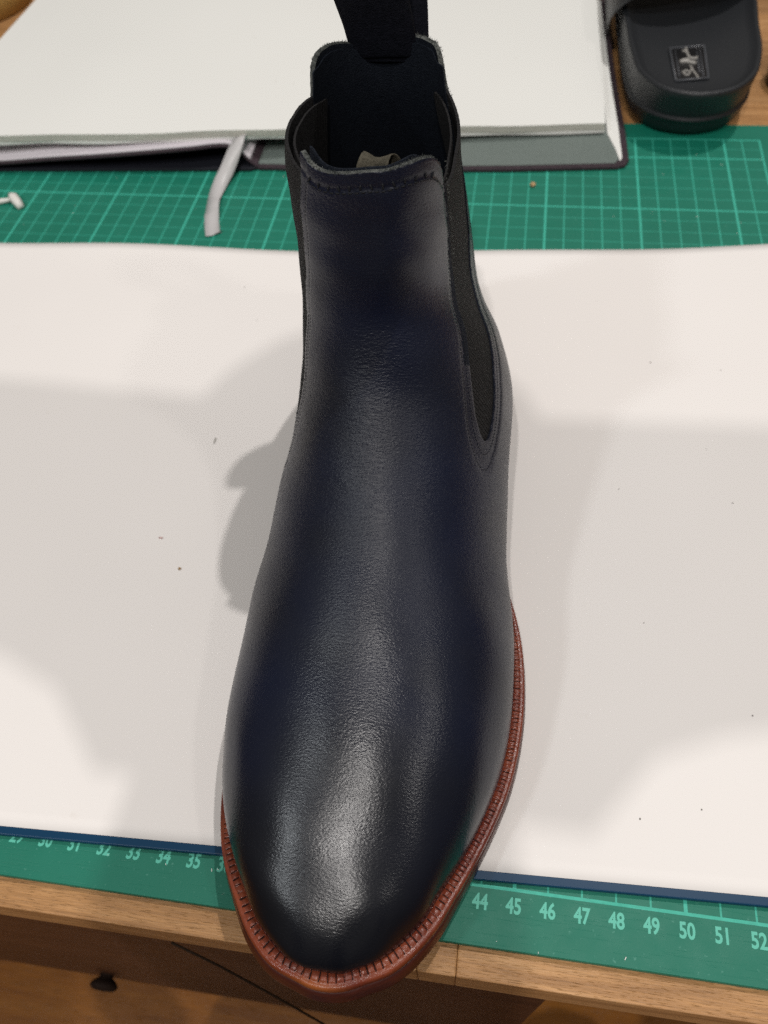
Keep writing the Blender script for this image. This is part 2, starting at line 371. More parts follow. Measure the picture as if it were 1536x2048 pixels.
# ================================================================ THE SETTING AND THE DESK
floor_o = empty('floor', (0,0,0), kind='structure')
fb = B(); fb.box(-400,620,-200,440,-77,-74.3); fb.make('subfloor', M_dwood, floor_o)
pl = B(); pl.box(0,178,0,15.9,0,2.2); _p = None
for r in range(40):
    for k in range(-2,4):
        x = -190+k*180 + (r*67)%150; y = -200+r*16+1.6
        if _p is None:
            _p = pl.make('plank', M_fwood, floor_o); bevel(_p,.12,1); o=_p
        else: o = _p.copy(); SC.collection.objects.link(o)
        o.location = (x*CM, y*CM, -74.2*CM-.022*0); 
desk = empty('desk', (0,0,0), category='desk', label='oiled wooden desk of glued staves under the green cutting mat')
YF = -2.5; _cut = 43.45
def stave(x0,x1,y0,y1,front=False):
    b = B(); cx,cy=(x0+x1)/2,(y0+y1)/2
    b.box(x0-cx+.003,x1-cx-.003,y0-cy+.003,y1-cy-.003,-2.2,0)
    o = b.make('board', M_wood, desk); o.location=(cx*CM,cy*CM,-.305*CM + random.uniform(-.004,0)*CM)
    bevel(o, .05 if front else .02, 2 if front else 1, 60); return o
rowy=[YF,1.6]; 
while rowy[-1]<74: rowy.append(rowy[-1]+4.1)
for i in range(len(rowy)-1):
    xs=[-32]; 
    seq = [-32,-3,16.5,42.3,_cut,79,104] if i==0 else None
    if seq is None:
        seq=[-32]; 
        while seq[-1]<92: seq.append(seq[-1]+random.uniform(24,44))
        seq[-1]=104
    for a,b_ in zip(seq[:-1],seq[1:]): stave(a,b_,rowy[i],rowy[i+1],i==0)
b = B(); b.box(-31.5,103.5,-1.9,73,-4.2,-2.52); b.make('under_rail', M_dwood, desk)
b = B(); b.box(-31,46.5,-2.32,-.6,-29.6,-2.55); bevel(b.make('drawer_front', M_dwood, desk),.15,2)
b = B(); b.box(47,103,-1.0,.6,-12,-4.25); bevel(b.make('apron', M_dwood, desk),.15,2)
kr=[(.4,-2.25),(.4,-2.5),(.62,-2.65),(.8,-2.85),(.8,-3.0),(.62,-3.15),(.25,-3.2)]
rings=[[(23.2+r*math.cos(a),y,-26.6+r*math.sin(a)) for a in np.linspace(0,2*math.pi,24,endpoint=False)] for r,y in kr]
v,f=loft(rings,True,False,True); mesh('knob', v,f,M_knob,desk)
for x in (-28,98):
    for y in (4,70):
        b=B(); b.box(x-2.5,x+2.5,y-2.5,y+2.5,-71.98,-2.6); bevel(b.make('leg',M_dwood,desk),.2,1)
cd = B(); cd.tube([(33.9,-2.45,-3.4),(35.2,-2.75,-5.2),(36.8,-3.2,-7.6),(38.5,-3.72,-11.0),(41,-4.5,-18)], .042, 8)
cd.make('cord', M_cord, None, True, category='cord', label='thin dark cord hanging under the desk edge left of the boot toe')

# ---------------------------------------------------------------- cutting mat
mat_o = empty('cutting_mat', (0,0,0), category='cutting mat', label='green cutting mat with pale centimetre grid and numbers on the desk')
def rrect(x0,x1,y0,y1,r,n=8):
    p=[]
    for cx,cy,a0 in ((x1-r,y0+r,-90),(x1-r,y1-r,0),(x0+r,y1-r,90),(x0+r,y0+r,180)):
        for k in range(n+1): a=math.radians(a0+90*k/n); p.append((cx+r*math.cos(a),cy+r*math.sin(a)))
    return p
r0 = rrect(-1.6,58.6,-1.65,43.65,.7)
v,f = loft([[(x,y,-.30) for x,y in r0],[(x,y,-.03) for x,y in r0],[(29+(x-29)*.9992,21+(y-21)*.9992,0) for x,y in r0]],True,True,True)
mesh('mat_sheet', v,f,M_mat,mat_o,False)
def text_mesh(txt, size, bold=.0, sx=1.0):
    cu = bpy.data.curves.new('t','FONT'); cu.body = txt; cu.size = size*CM; cu.offset = bold*CM; cu.align_x='CENTER'; cu.align_y='CENTER'; cu.resolution_u=4
    cu.extrude = .002*CM
    o = bpy.data.objects.new('t',cu); SC.collection.objects.link(o); dg = bpy.context.evaluated_depsgraph_get(); dg.update()
    me = bpy.data.meshes.new_from_object(o.evaluated_get(dg)); bpy.data.objects.remove(o)
    for vv in me.vertices: vv.co.x *= sx
    return me
for k in range(24,57):
    me = text_mesh(str(k), .61, .018, .76); me.name='numeral'
    o = link('numeral', me, M_print, mat_o); o.location = (k*CM, -.465*CM, .004*CM)

# ---------------------------------------------------------------- drawing board and paper
def edge_front(x): return -.42+.0415*(x-27)
bd = empty('writing_board', (0,0,0), category='board', label='thin blue edged board lying across the green cutting mat')
pts=[(-9,edge_front(-9)-.17),(71,edge_front(71)-.17),(70.2,28.4),(-9.6,26.5)]
b=B(); b.add([(x,y,.004) for x,y in pts]+[(x,y,.238) for x,y in pts],[(0,3,2,1),(4,5,6,7),(0,1,5,4),(1,2,6,5),(2,3,7,6),(3,0,4,7)])
bevel(b.make('board_panel', M_blue, bd),.045,3)
XB=[-9,5,15,21,31,44,50.3,56.2,63,71]; YB=[29.9,29.7,29.65,29.84,29.85,30.5,31.05,31.8,32.4,32.9]
nx,ny=110,60; g=[]
for j in range(ny+1):
    row=[]
    for i in range(nx+1):
        x=-8.8+79.5*i/nx; y0=edge_front(x)+.09; y1=float(cr(XB,YB,x)); t=j/ny; y=y0+(y1-y0)*t
        lift=.10*max(0,(t-.9)/.1)**2*(1+.6*math.sin(x*.33))
        row.append((x,y,.240+lift+.012*math.sin(x*.31+y*.2)*min(1,t*8)))
    g.append(row)
v=[p for r in g for p in r]; f=[(j*(nx+1)+i,j*(nx+1)+i+1,(j+1)*(nx+1)+i+1,(j+1)*(nx+1)+i) for j in range(ny) for i in range(nx)]
pp = mesh('paper_sheet', v,f,M_paper,None,True,category='paper',label='large blank white paper sheet under the boot, faintly specked')
sm = pp.modifiers.new('thick','SOLIDIFY'); sm.thickness=.018*CM; sm.offset=1

# ---------------------------------------------------------------- sketchbook
bk = empty('sketchbook', (0,0,0), category='sketchbook', label='open white sketchbook with plum cover lying behind the boot')
FX=[7.3,9.5,12.6,15.7,18.8,21.8,24.75,29.4,33.4,40.65,47.6,48.2]; FY=[36.9,37.0,37.2,37.5,37.62,37.95,38.35,39.0,39.8,40.9,41.74,41.8]; FZ=[2.1,2.2,2.2,2.2,2.15,2.1,2.05,1.9,1.6,1.2,1.0,1.0]
def block(name, inset, dz_top, th, dx_r, m):
    """a wedge of pages: front edge follows the sagging line above, back edge 22 cm behind"""
    xs=np.linspace(7.0,48.15+dx_r,44); fr=[]; 
    for x in xs:
        y=float(cr(FX,FY,min(x,48.2)))+inset+.04*math.sin(x*.9+th*9); z=float(cr(FX,FZ,min(x,48.2)))+dz_top
        fr.append((x,y,z))
    R=[]
    for (x,y,z) in fr:
        xb=x-.55*(x>20)*(x-20)/28
        thk=th
        R.append([(x,y,z-thk),(x,y,z),(x-.1,y+7,z-.02),(xb,y+22,z-.1),(xb,y+22,z-.1-thk)])
    v,f=loft(R,False); n=5
    v2=list(v); f2=list(f)
    for i in range(len(R)-1): f2.append((i*n,(i+1)*n,(i+1)*n+4,i*n+4))
    f2.append(tuple(range(n))); f2.append(tuple(range((len(R)-1)*n,len(R)*n))[::-1])
    mids=[1 if (k< (len(R)-1)*(n-1) and k%(n-1)==0) else 0 for k in range(len(f2))]
    return mesh(name, v2,f2,[M_page,m],bk,False,mids)
block('page_block', 0.0, 0.0, .40, 0, M_fore)
block('page_block', .03, -.43, .16, .03, M_page)
block('page_block', .45, -.62, .12, -.3, M_fore)
# right cover lies flat, left cover arches up from the spine
cz=.02
cp=[(27.9,37.75),(35,37.72),(43,38.15),(48.9,38.62),(49.35,38.85),(49.55,39.35),(49.45,42),(49.0,49.1),(48.5,60),(27.3,60)]
v,f=loft([[(x,y,cz) for x,y in cp],[(x,y,cz+.24) for x,y in cp]],True,True,True); bevel(mesh('cover',v,f,M_cover,bk,False),.07,2,50)
ep=[(28.0,38.02),(35,38.0),(43,38.42),(48.75,38.88),(48.95,39.3),(48.6,41.6),(48.3,42.2),(47.9,59),(27.4,59)]
v,f=loft([[(x,y,cz+.25) for x,y in ep],[(x,y,cz+.275) for x,y in ep]],True,True,True); mesh('endpaper',v,f,M_grey,bk,False)
wp=[(48.35,41.9),(48.8,40.2),(49.02,39.0),(49.14,39.4),(49.0,42.5),(48.6,49),(48.15,59.5),(47.7,59.5),(48.1,49)]
zz=[.34,.34,.32,.32,.36,.36,.36,.36,.36]
v,f=loft([[(x,y,.30) for x,y in wp],[(x,y,z+.02) for (x,y),z in zip(wp,zz)]],True,True,True); mesh('flyleaf',v,f,M_page,bk,False)
bx=[(5,36.55),(12,36.95),(20,37.3),(27.6,37.62),(27.9,37.8),(27.9,58),(5,58)]
v,f=loft([[(x,y,.01) for x,y in bx],[(x,y,.2) for x,y in bx]],True,True,True); bevel(mesh('cover',v,f,M_inner,bk,False,label='near-black inside of the front cover'),.05,2,50)
LC=[(5.5,36.2,.35),(8.5,36.5,.45),(12.1,36.8,.55),(15.3,37.0,.75),(18.5,37.1,.95),(21.7,37.35,1.12),(24.0,37.65,1.2),(25.6,38.0,1.22),(26.4,38.15,1.1),(27.0,38.1,.75),(27.5,37.95,.35),(28.0,37.8,.10)]
def arch(name, pts, inset, z0, z1, m, wdt=.0):
    P_=np.array(pts); t=np.arange(len(P_)); tt=np.linspace(0,len(P_)-1-wdt,60); C=np.c_[cr(t,P_[:,0],tt),cr(t,P_[:,1],tt),cr(t,P_[:,2],tt)]
    R=[[(x,y+inset,z+z0),(x,y+inset,z+z1),(x-.4,y+22,z+z1),(x-.4,y+22,z+z0)] for x,y,z in C]
    v,f=loft(R,True); n=4; f.append((0,1,2,3)); f.append(tuple(range(59*n,60*n))[::-1]); return mesh(name,v,f,m,bk,True)
bevel(arch('cover', LC, 0, 0, .17, M_cover),.05,2,50)
arch('liner', LC, .12, .18, .29, M_lilac, .9)
# ribbon
RP=[(27.05,39.6,1.50),(27.0,38.6,1.62),(26.95,38.05,1.52),(26.75,37.55,1.15),(26.45,36.9,.62),(26.2,36.0,.28),(26.12,35.0,.12),(26.2,34.2,.10),(26.4,33.2,.16),(26.65,32.2,.06),(26.95,31.3,.03)]
P_=np.array(RP); t=np.arange(len(RP)); tt=np.linspace(0,len(RP)-1,70); Rr=[]
for q in tt:
    c0=np.array([cr(t,P_[:,k],q) for k in range(3)]).ravel(); c1=np.array([cr(t,P_[:,k],min(q+.05,len(RP)-1)) for k in range(3)]).ravel(); c2=np.array([cr(t,P_[:,k],max(q-.05,0)) for k in range(3)]).ravel()
    d=c1-c2; d/=np.linalg.norm(d); tw=.55*math.sin(q*1.1); w=np.array([1,0,0.])*math.cos(tw)+np.array([0,0,1.])*math.sin(tw)*(.5 if q<8 else .1); w=w-d*(w@d); w/=np.linalg.norm(w); hw=.41
    c0[2]=max(c0[2], .03+abs(w[2])*hw)
    Rr.append([tuple(c0-hw*w),tuple(c0),tuple(c0+hw*w)])
Rr[-1][2]=tuple(np.array(Rr[-1][2])+np.array([.05,.35,0]))
v,f=loft(Rr,False); rb=mesh('ribbon',v,f,M_ribbon,bk); s_=rb.modifiers.new('t','SOLIDIFY'); s_.thickness=.02*CM

# ---------------------------------------------------------------- slide sandal
sl = empty('slide_sandal', (0,0,0), category='sandal', label='black moulded slide sandal with badge, heel towards the cutting mat')
BED=[(49.05,52.5),(49.14,49.1),(49.33,45.9),(49.87,43.0),(51.0,41.45),(52.83,40.85),(54.73,41.45),(55.95,43.0),(56.6,45.4),(56.95,49.7),(57.3,54),(57.5,59),(57.2,64),(55.5,67.5),(52.8,68.5),(50.3,66.5),(49.2,62),(48.95,57)]
bed=closed(BED,120); ctr=np.array([53.2,54.5])
def so(inset, dy, z):
    q=[]
    for i,(x,y) in enumerate(bed):
        d=bed[(i+1)%120]-bed[i-1]; d/=np.hypot(*d); nrm=np.array([d[1],-d[0]])
        if nrm@(np.array([x,y])-ctr)<0: nrm=-nrm
        w=max(0,min(1,(50-y)/9)); q.append((x-nrm[0]*inset, y-nrm[1]*inset+dy*w, z))
    return q
prof=[(.9,1.35,-.005),(.35,1.3,.05),(.18,1.2,.25),(.1,1.0,.7),(.03,.85,1.15),(.0,.78,1.22),(.0,.74,1.30),(.10,.78,1.36),(.12,.72,1.5),(.06,.45,2.1),(.0,.15,2.8),(-.02,.0,3.12),(.04,0,3.24),(.16,0,3.28),(.28,0,3.24),(.42,0,3.10),(.8,0,3.0),(2.0,0,2.92),(3.3,0,2.9)]
prof=prof[:-1]
v,f=loft([so(*p) for p in prof],True,True,True); mesh('sole',v,f,M_foam,sl)
sR=[]
for ph in np.linspace(-.12,math.pi+.12,40):
    x=53.1-4.75*math.cos(ph); z=1.6+3.9*max(-.35,math.sin(ph))**.8 if math.sin(ph)>0 else 1.3
    ye=49.8+3.4*(ph/math.pi-.36)**2*6
    sR.append([(x,ye+.2,z-.25),(x,ye,z-.1),(x,ye-.02,z+.1),(x,ye+.35,z+.32),(x+.0,ye+9,z+.4),(x,ye+9,z-.25)])
v,f=loft(sR,True); mesh('strap',v,f,M_foam,sl)
# badge pressed into the footbed
def LP(px,py):  # along the badge: px left..right 0..1, py near..far 0..1
    a=np.array([51.72,42.72]);b_=np.array([53.5,43.05]);c_=np.array([53.6,46.85]);d=np.array([51.6,46.5])
    return (1-px)*(1-py)*a+px*(1-py)*b_+px*py*c_+(1-px)*py*d
zt_=2.95
bb=B(); q=[LP(0,0),LP(1,0),LP(1,1),LP(0,1)]; bb.add([(x,y,zt_-.1) for x,y in q]+[(x,y,zt_+.05) for x,y in q],[(0,3,2,1),(4,5,6,7),(0,1,5,4),(1,2,6,5),(2,3,7,6),(3,0,4,7)]); bb.make('badge',M_foamg,sl)
bf=B(); zt_+=.07
bf.tube([(*LP(0,0),zt_),(*LP(1,0),zt_),(*LP(1,1),zt_),(*LP(0,1),zt_),(*LP(0,0),zt_)],.06,6)
bf.tube([(*LP(.14,.12),zt_-.01),(*LP(.14,.92),zt_-.01)],.035,6); bf.tube([(*LP(.76,.2),zt_-.01),(*LP(.76,.84),zt_-.01)],.05,6); bf.tube([(*LP(.86,.08),zt_-.01),(*LP(.86,.92),zt_-.01)],.035,6)
bf.make('badge_frame',M_badge,sl,True)
bl=B(); 
for st,r in (([(.46,.97),(.47,.86),(.50,.72),(.56,.64),(.70,.62),(.74,.66)],.075),([(.22,.56),(.40,.55),(.58,.50),(.68,.46)],.11),([(.30,.60),(.50,.60)],.09),([(.36,.90),(.44,.86)],.06),([(.50,.42),(.54,.34),(.50,.26),(.40,.14),(.30,.18),(.34,.28),(.44,.24)],.05),([(.54,.34),(.60,.20),(.68,.06),(.66,.0)],.055),([(.24,.26),(.30,.16)],.04)):
    P_=np.array(st); t=np.arange(len(st)); tt=np.linspace(0,len(st)-1,4*len(st)); pts=[(*LP(float(cr(t,P_[:,0],q)),float(cr(t,P_[:,1],q))),zt_) for q in tt]
    bl.tube(pts,r,6)
bl.make('signature_lettering',M_silver,sl,True)

# ---------------------------------------------------------------- small things round about
def cyl(name, cx, cy, prof, m, parent=None, n=40, cap=True, **p):
    v,f=loft([[(cx+r*math.cos(a),cy+r*math.sin(a),z) for a in np.linspace(0,2*math.pi,n,endpoint=False)] for r,z in prof],True,cap,cap); return mesh(name,v,f,m,parent,True,**p)
tp=cyl('tape_roll', -1.2,60.8,[(4.3,-.30),(4.6,-.2),(4.65,1.0),(4.6,2.0),(4.4,2.2),(3.0,2.2),(2.9,2.1),(2.85,-.3)],M_tape,None,60,False,category='tape roll',label='tan roll of tape on the desk at the far left corner')
tin=empty('lidded_tin',(0,0,0),category='tin',label='small dark lidded tin on the desk right of the sandal')
cyl('tin_body',60.35,49.2,[(1.9,-.3),(2.05,-.25),(2.05,1.2),(2.0,1.22)],M_black,tin); cyl('lid',60.35,49.2,[(2.12,1.0),(2.15,1.05),(2.15,1.6),(2.0,1.72),(.1,1.75)],M_black,tin)
def lump(name, c, r, m, sq=(1,1,.7), seed=0, **p):
    rr=np.random.default_rng(seed); v=[];f=[]; nu,nv=10,7
    for j in range(nv):
        for i in range(nu):
            a=2*math.pi*i/nu; e=-math.pi/2+math.pi*(j+.0)/(nv-1); k=r*(1+.25*rr.uniform(-1,1)*(0<j<nv-1))
            v.append((c[0]+sq[0]*k*math.cos(e)*math.cos(a),c[1]+sq[1]*k*math.cos(e)*math.sin(a),c[2]+sq[2]*k*math.sin(e)))
    for j in range(nv-1):
        for i in range(nu): f.append((j*nu+i,j*nu+(i+1)%nu,(j+1)*nu+(i+1)%nu,(j+1)*nu+i))
    return mesh(name,v,f,m,None,True,**p)
lump('crumb',(44.22,36.85,.11),.17,M_crumb,seed=3,category='crumb',label='tan crumb on the green mat right of the boot shaft')
lump('crumb',(31.5,9.9,.29),.06,M_crumb,seed=5,category='crumb',label='tiny brown crumb on the white paper left of the boot')
lump('lint',(30.3,11.25,.27),.07,mat('pink_fluff',(.62,.42,.40),.9,.1),(1.6,.5,.3),7,category='lint',label='faint pink fleck of lint on the paper left of the boot')
lump('scuff_flake',(31.15,16.5,.27),.08,mat('grey_fluff',(.45,.43,.40),.9,.1),(.7,2.2,.25),9,category='flake',label='small grey flake on the paper beside the boot ankle')
wr=empty('paper_scrap',(0,0,0),category='scrap',label='twisted white scrap of wrapper on the green mat at far left')
b=B(); P_=[(11.2,33.0,.05),(12.4,33.5,.10),(13.3,33.72,.16),(13.9,33.85,.22)]; b.tube(P_,[.05,.13,.16,.10],7); b.make('tail',M_white,wr,True)
b=B(); b.tube([(13.75,34.15,.30),(14.1,33.85,.34),(14.45,33.5,.26),(14.75,33.2,.14)],[.16,.30,.27,.20],8); b.make('knot',M_white,wr,True)
db=B()
for k in range(18):
    x=random.uniform(20,57); y=random.uniform(.6,29); r=random.uniform(.008,.022)
    db.obox((x,y,.268+r*.6),(r*random.uniform(.7,2),0,0),(0,r,0),(0,0,r*.5))
db.make('dust',M_dust,None,False,kind='stuff',label='tiny dark dust specks on the white paper',category='dust')
db=B()
for k in range(46):
    if k<14: x=random.uniform(28,53); y=random.uniform(-1.6,-.5)
    else: x=random.uniform(11,57); y=random.uniform(31.5,41)
    r=random.uniform(.008,.026); a=random.uniform(0,3); db.obox((x,y,.006+r*.4),(r*math.cos(a)*2,r*math.sin(a)*2,0),(-r*.5*math.sin(a),r*.5*math.cos(a),0),(0,0,r*.4))
db.make('lint_specks',M_lint,None,False,kind='stuff',label='pale lint specks on the green cutting mat',category='dust')
# ================================================================ THE BOOT
boot = empty('chelsea_boot', (0,0,0), category='boot', label='navy leather chelsea boot with red-brown welted sole standing on the paper')
# mouth line: s of the top edge as a function of u, front panel and rear panel; gore in between is lower
MU=[-1,-.95,-.90,-.84,-.79,-.745,-.72,-.71,-.70,-.68,-.66]; MS=[13.72,13.75,13.80,13.9,13.95,13.90,13.75,13.5,13.1,12.5,12]
RU=[.70,.74,.785,.80,.82,.86,.92,.97,1]; RS=[12.6,13.0,13.35,13.62,13.84,13.92,13.90,13.78,13.72]
GLU=[-.72,-.68,-.62,-.55,-.50,-.45,-.38,-.33,-.25]; GLS=[13.3,13.35,13.4,13.45,13.45,13.45,13.4,13.3,13.12]
GRU=[.36,.40,.48,.54,.586,.64,.70,.76,.80]; GRS=[12.6,12.5,12.5,12.62,12.78,12.95,13.12,13.25,13.3]
FU=[-.26,-.235,-.222,-.20,-.177,-.12,-.06,0,.066,.13,.18,.22,.263,.30,.33,.36,.40]; FS=[13.75,13.72,13.66,13.56,13.47,13.37,13.39,13.48,13.6,13.66,13.68,13.66,13.58,13.44,13.25,12.95,12.3]
def s_front(u): return cr(FU,FS,u)
def s_top(u):
    u=np.asarray(u,float)
    return np.where(u<-.60, cr(MU,MS,u), np.where(u>.62, cr(RU,RS,u), np.where((u>=-.26)&(u<=.40), cr(FU,FS,u), 15.0)))
def s_gore(u):
    return np.where(np.asarray(u)<0, cr(GLU,GLS,u), cr(GRU,GRS,u))
# outline of each side gore in (s,u): from the front top down round the tip and up the back
GR=[(15,.37),(13.5,.38),(12.44,.394),(11.5,.392),(10.5,.375),(9.6,.335),(8.8,.298),(8.2,.290),(7.8,.303),(7.56,.328),(7.47,.352),(7.52,.372),(7.72,.385),(8.05,.398),(8.45,.415),(8.9,.445),(9.4,.49),(10.3,.56),(11.4,.64),(12.3,.70),(13.0,.745),(13.6,.77),(15,.79)]
GL=[(15,-.235),(13.6,-.240),(12.4,-.246),(10.94,-.240),(10,-.246),(9.2,-.265),(8.6,-.298),(8.05,-.326),(7.7,-.362),(7.45,-.405),(7.38,-.435),(7.5,-.46),(7.8,-.485),(8.3,-.51),(9,-.55),(10,-.58),(11.2,-.62),(12.3,-.66),(13.2,-.69),(15,-.71)]
def dens(P_, n=160):
    P_=np.array(P_,float); m=P_*[1,10]; d=np.r_[0,np.cumsum(np.hypot(*np.diff(m,axis=0).T))]; t=np.linspace(0,d[-1],n); return np.c_[cr(d,P_[:,0],t),cr(d,P_[:,1],t)]
GRd,GLd=dens(GR),dens(GL)
def sdist(S,U,poly):
    """signed distance (about cm) to the gore outline, negative inside"""
    P_=poly*[1,10]; X=np.stack([S,U*10],-1).reshape(-1,2); out=np.full(len(X),1e9); inside=np.zeros(len(X),bool)
    A=P_; Bq=np.vstack([P_[1:],P_[:1]])
    for k in range(len(P_)):
        a,b_=A[k],Bq[k]
        if k<len(P_)-1:
            ab=b_-a; t=np.clip(((X-a)@ab)/(ab@ab+1e-12),0,1); d=np.hypot(*(X-a-t[:,None]*ab).T); out=np.minimum(out,d)
        c=((a[1]>X[:,1])!=(b_[1]>X[:,1])); dy=b_[1]-a[1]
        if abs(dy)>1e-12: inside^=c&(X[:,0]<(b_[0]-a[0])*(X[:,1]-a[1])/dy+a[0])
    return np.where(inside,-out,out).reshape(S.shape)
def clip(sv,uv,g):
    """marching clip of the (s,u) grid to g>0: returns params and faces"""
    n,m=g.shape; ids=-np.ones((n,m),int); par=[]; F=[]; ec={}
    keep=g>0; ids[keep]=np.arange(keep.sum()); ii,jj=np.nonzero(keep); par=list(zip(sv[ii],uv[jj]))
    full=keep[:-1,:-1]&keep[1:,:-1]&keep[1:,1:]&keep[:-1,1:]
    i,j=np.nonzero(full); F=np.stack([ids[i,j],ids[i,j+1],ids[i+1,j+1],ids[i+1,j]],1).tolist()
    anyk=(keep[:-1,:-1]|keep[1:,:-1]|keep[1:,1:]|keep[:-1,1:])&~full
    for i,j in zip(*np.nonzero(anyk)):
        cs=[(i,j),(i,j+1),(i+1,j+1),(i+1,j)]; poly=[]
        for k in range(4):
            a,b_=cs[k],cs[(k+1)%4]
            if keep[a]: poly.append(ids[a])
            if keep[a]!=keep[b_]:
                key=(a,b_) if a<b_ else (b_,a)
                if key not in ec:
                    t=g[a]/(g[a]-g[b_]); t=min(max(t,.02),.98)
                    par.append((sv[a[0]]+t*(sv[b_[0]]-sv[a[0]]),uv[a[1]]+t*(uv[b_[1]]-uv[a[1]]))); ec[key]=len(par)-1
                poly.append(ec[key])
        if len(poly)>=3: F.append(poly)
    return np.array(par),F
def sidecheck(s_,u_):
    return s_>12.2 and min(abs(float(s_top(u_))-s_),1)<.06
def shell(name, sv, uv, gfun, off_out, off_in, mats, parent, rim=True, fmat=None, **p):
    S,U=np.meshgrid(sv,uv,indexing='ij'); par,F=clip(sv,uv,gfun(S,U))
    s,u=par[:,0],par[:,1]; oo=off_out(s,u) if callable(off_out) else np.full(len(s),off_out); oi=off_in(s,u) if callable(off_in) else np.full(len(s),off_in)
    cnt={}
    for q in F:
        for k in range(len(q)):
            e=(q[k],q[(k+1)%len(q)]); cnt[(e[1],e[0])]=cnt.get((e[1],e[0]),0)
            cnt[e]=cnt.get(e,0)+1
    bd_=[e for e,c in cnt.items() if c==1 and cnt.get((e[1],e[0]),0)==0]
    rimv=np.zeros(len(s),bool)
    for a,b_ in bd_: rimv[a]=rimv[b_]=True
    oo=np.where(rimv&(np.abs(u)<.995), oo-.015, oo)
    V0=surf(s,u,off=oo); V1=surf(s,u,off=oi); n=len(s)
    V=np.vstack([V0,V1]); faces=[q for q in F]+[[i+n for i in q[::-1]] for q in F]; fs=[q[0] for q in F]; m0=list(fmat(s[fs],u[fs]).astype(int)) if fmat else [0]*len(F); mi=m0+[1]*len(F)
    if rim:
        for a,b_ in bd_:
            faces.append([b_,a,a+n,b_+n]); mi.append(2 if (len(mats)<4 or sidecheck(s[a],u[a])) else 3)
    # make outward: surf normals point out; faces are (s,u) ordered
    faces=[q[::-1] for q in faces]
    o=mesh(name,V,faces,mats,parent,True,mi,**p)
    o.data.set_sharp_from_angle(angle=math.radians(50)) if hasattr(o.data,'set_sharp_from_angle') else None
    return o
sv=np.r_[.003+np.linspace(0,1,26)[:-1]**2*1.0,np.linspace(1.0,14.6,300)]
uv=np.linspace(-1,1,361)
def g_up(S,U):
    gr,gl=sdist(S,U,GRd),sdist(S,U,GLd); top=(s_top(U)-S); return np.minimum(np.minimum(gr,gl),top)
_ph=RNG.uniform(0,6.28,8)
def undul(s,u):
    return .020*np.sin(1.3*s+7*u+_ph[0])+.014*np.sin(2.9*s-11*u+_ph[1])+.010*np.sin(5.1*s+17*u+_ph[2])
def off_up(s,u):
    d=np.minimum(sdist(s,u,GRd),sdist(s,u,GLd)); o=undul(s,u)*sstep(0,2,s)
    m=np.exp(-((d-.30)/.07)**2)*.035+ (1-sstep(.12,.36,d))*.045          # stitched-down margin along the gore
    tm=s_front(u)-s; m=m+np.where((u>-.26)&(u<.40)&(s>12), np.exp(-((tm-.42)/.08)**2)*.03,0)
    # soft folds where the ankle bends
    fold=.014*np.sin(4.4*s+2.2*np.cos(4*u))*np.exp(-((s-8.4)/1.1)**2)*np.exp(-(u/.35)**2)
    # pinched-in last at the very edge of the welt
    return o-m+fold
upper=shell('leather_upper', sv, uv, g_up, off_up, lambda s,u: off_up(s,u)-.17, [M_leather,M_lining,M_raw,M_skive,M_skive], boot,
    fmat=lambda s,u: np.where((np.minimum(sdist(s,u,GRd),sdist(s,u,GLd))<.27)&(s>8.5)&(u<.42)&(u>0),4,0))
# elastic gores: outer and inner ply each side
def g_gore(side, poly, extra, ds):
    def f(S,U):
        d=-sdist(S,U,poly)+extra; return np.minimum(np.minimum(d, s_gore(U)-ds-S), np.where(np.sign(U)==side,1,-1)*5)
    return f
svg=np.linspace(7,14,150)
for side,poly in ((1,GRd),(-1,GLd)):
    uvg=np.linspace(.2,.85,130) if side>0 else np.linspace(-.80,-.15,130)
    shell('elastic_gore', svg, uvg, g_gore(side,poly,.35,0.0), lambda s,u: undul(s,u)-.115, lambda s,u: undul(s,u)-.21, [M_gore,M_gore,M_gore], boot, label='outer ply of the side elastic')
    shell('gore_lining', svg, uvg, g_gore(side,poly,.5,.10), -.33, -.40, [M_gore,M_gore,M_gore], boot)
# linings of front and rear panels
def g_lin(S,U): return np.minimum(np.minimum(sdist(S,U,GRd),sdist(S,U,GLd))+.0, s_top(U)-.04-S)
shell('lining', np.linspace(7.4,14.2,120), np.linspace(-.40,.45,150), lambda S,U: np.minimum(np.minimum(np.where(U>0,sdist(S,U,GRd),sdist(S,U,GLd))+.25, s_top(np.clip(U,-.25,.39))-.05-S),(.43-np.abs(U))*10), -.46,-.50,[M_lining]*3, boot)
shell('heel_lining', np.linspace(7.4,14.2,120), np.linspace(-1,-.64,80), lambda S,U: np.minimum(cr(MU,MS,np.clip(U,-1,-.73))-.09-S, sdist(S,U,GLd)-.03), -.20,-.25,[M_lining]*3, boot)
shell('heel_lining', np.linspace(7.4,14.2,120), np.linspace(.66,1,80), lambda S,U: np.minimum(cr(RU,RS,np.clip(U,.81,1))-.09-S, sdist(S,U,GRd)-.03), -.20,-.25,[M_lining]*3, boot)
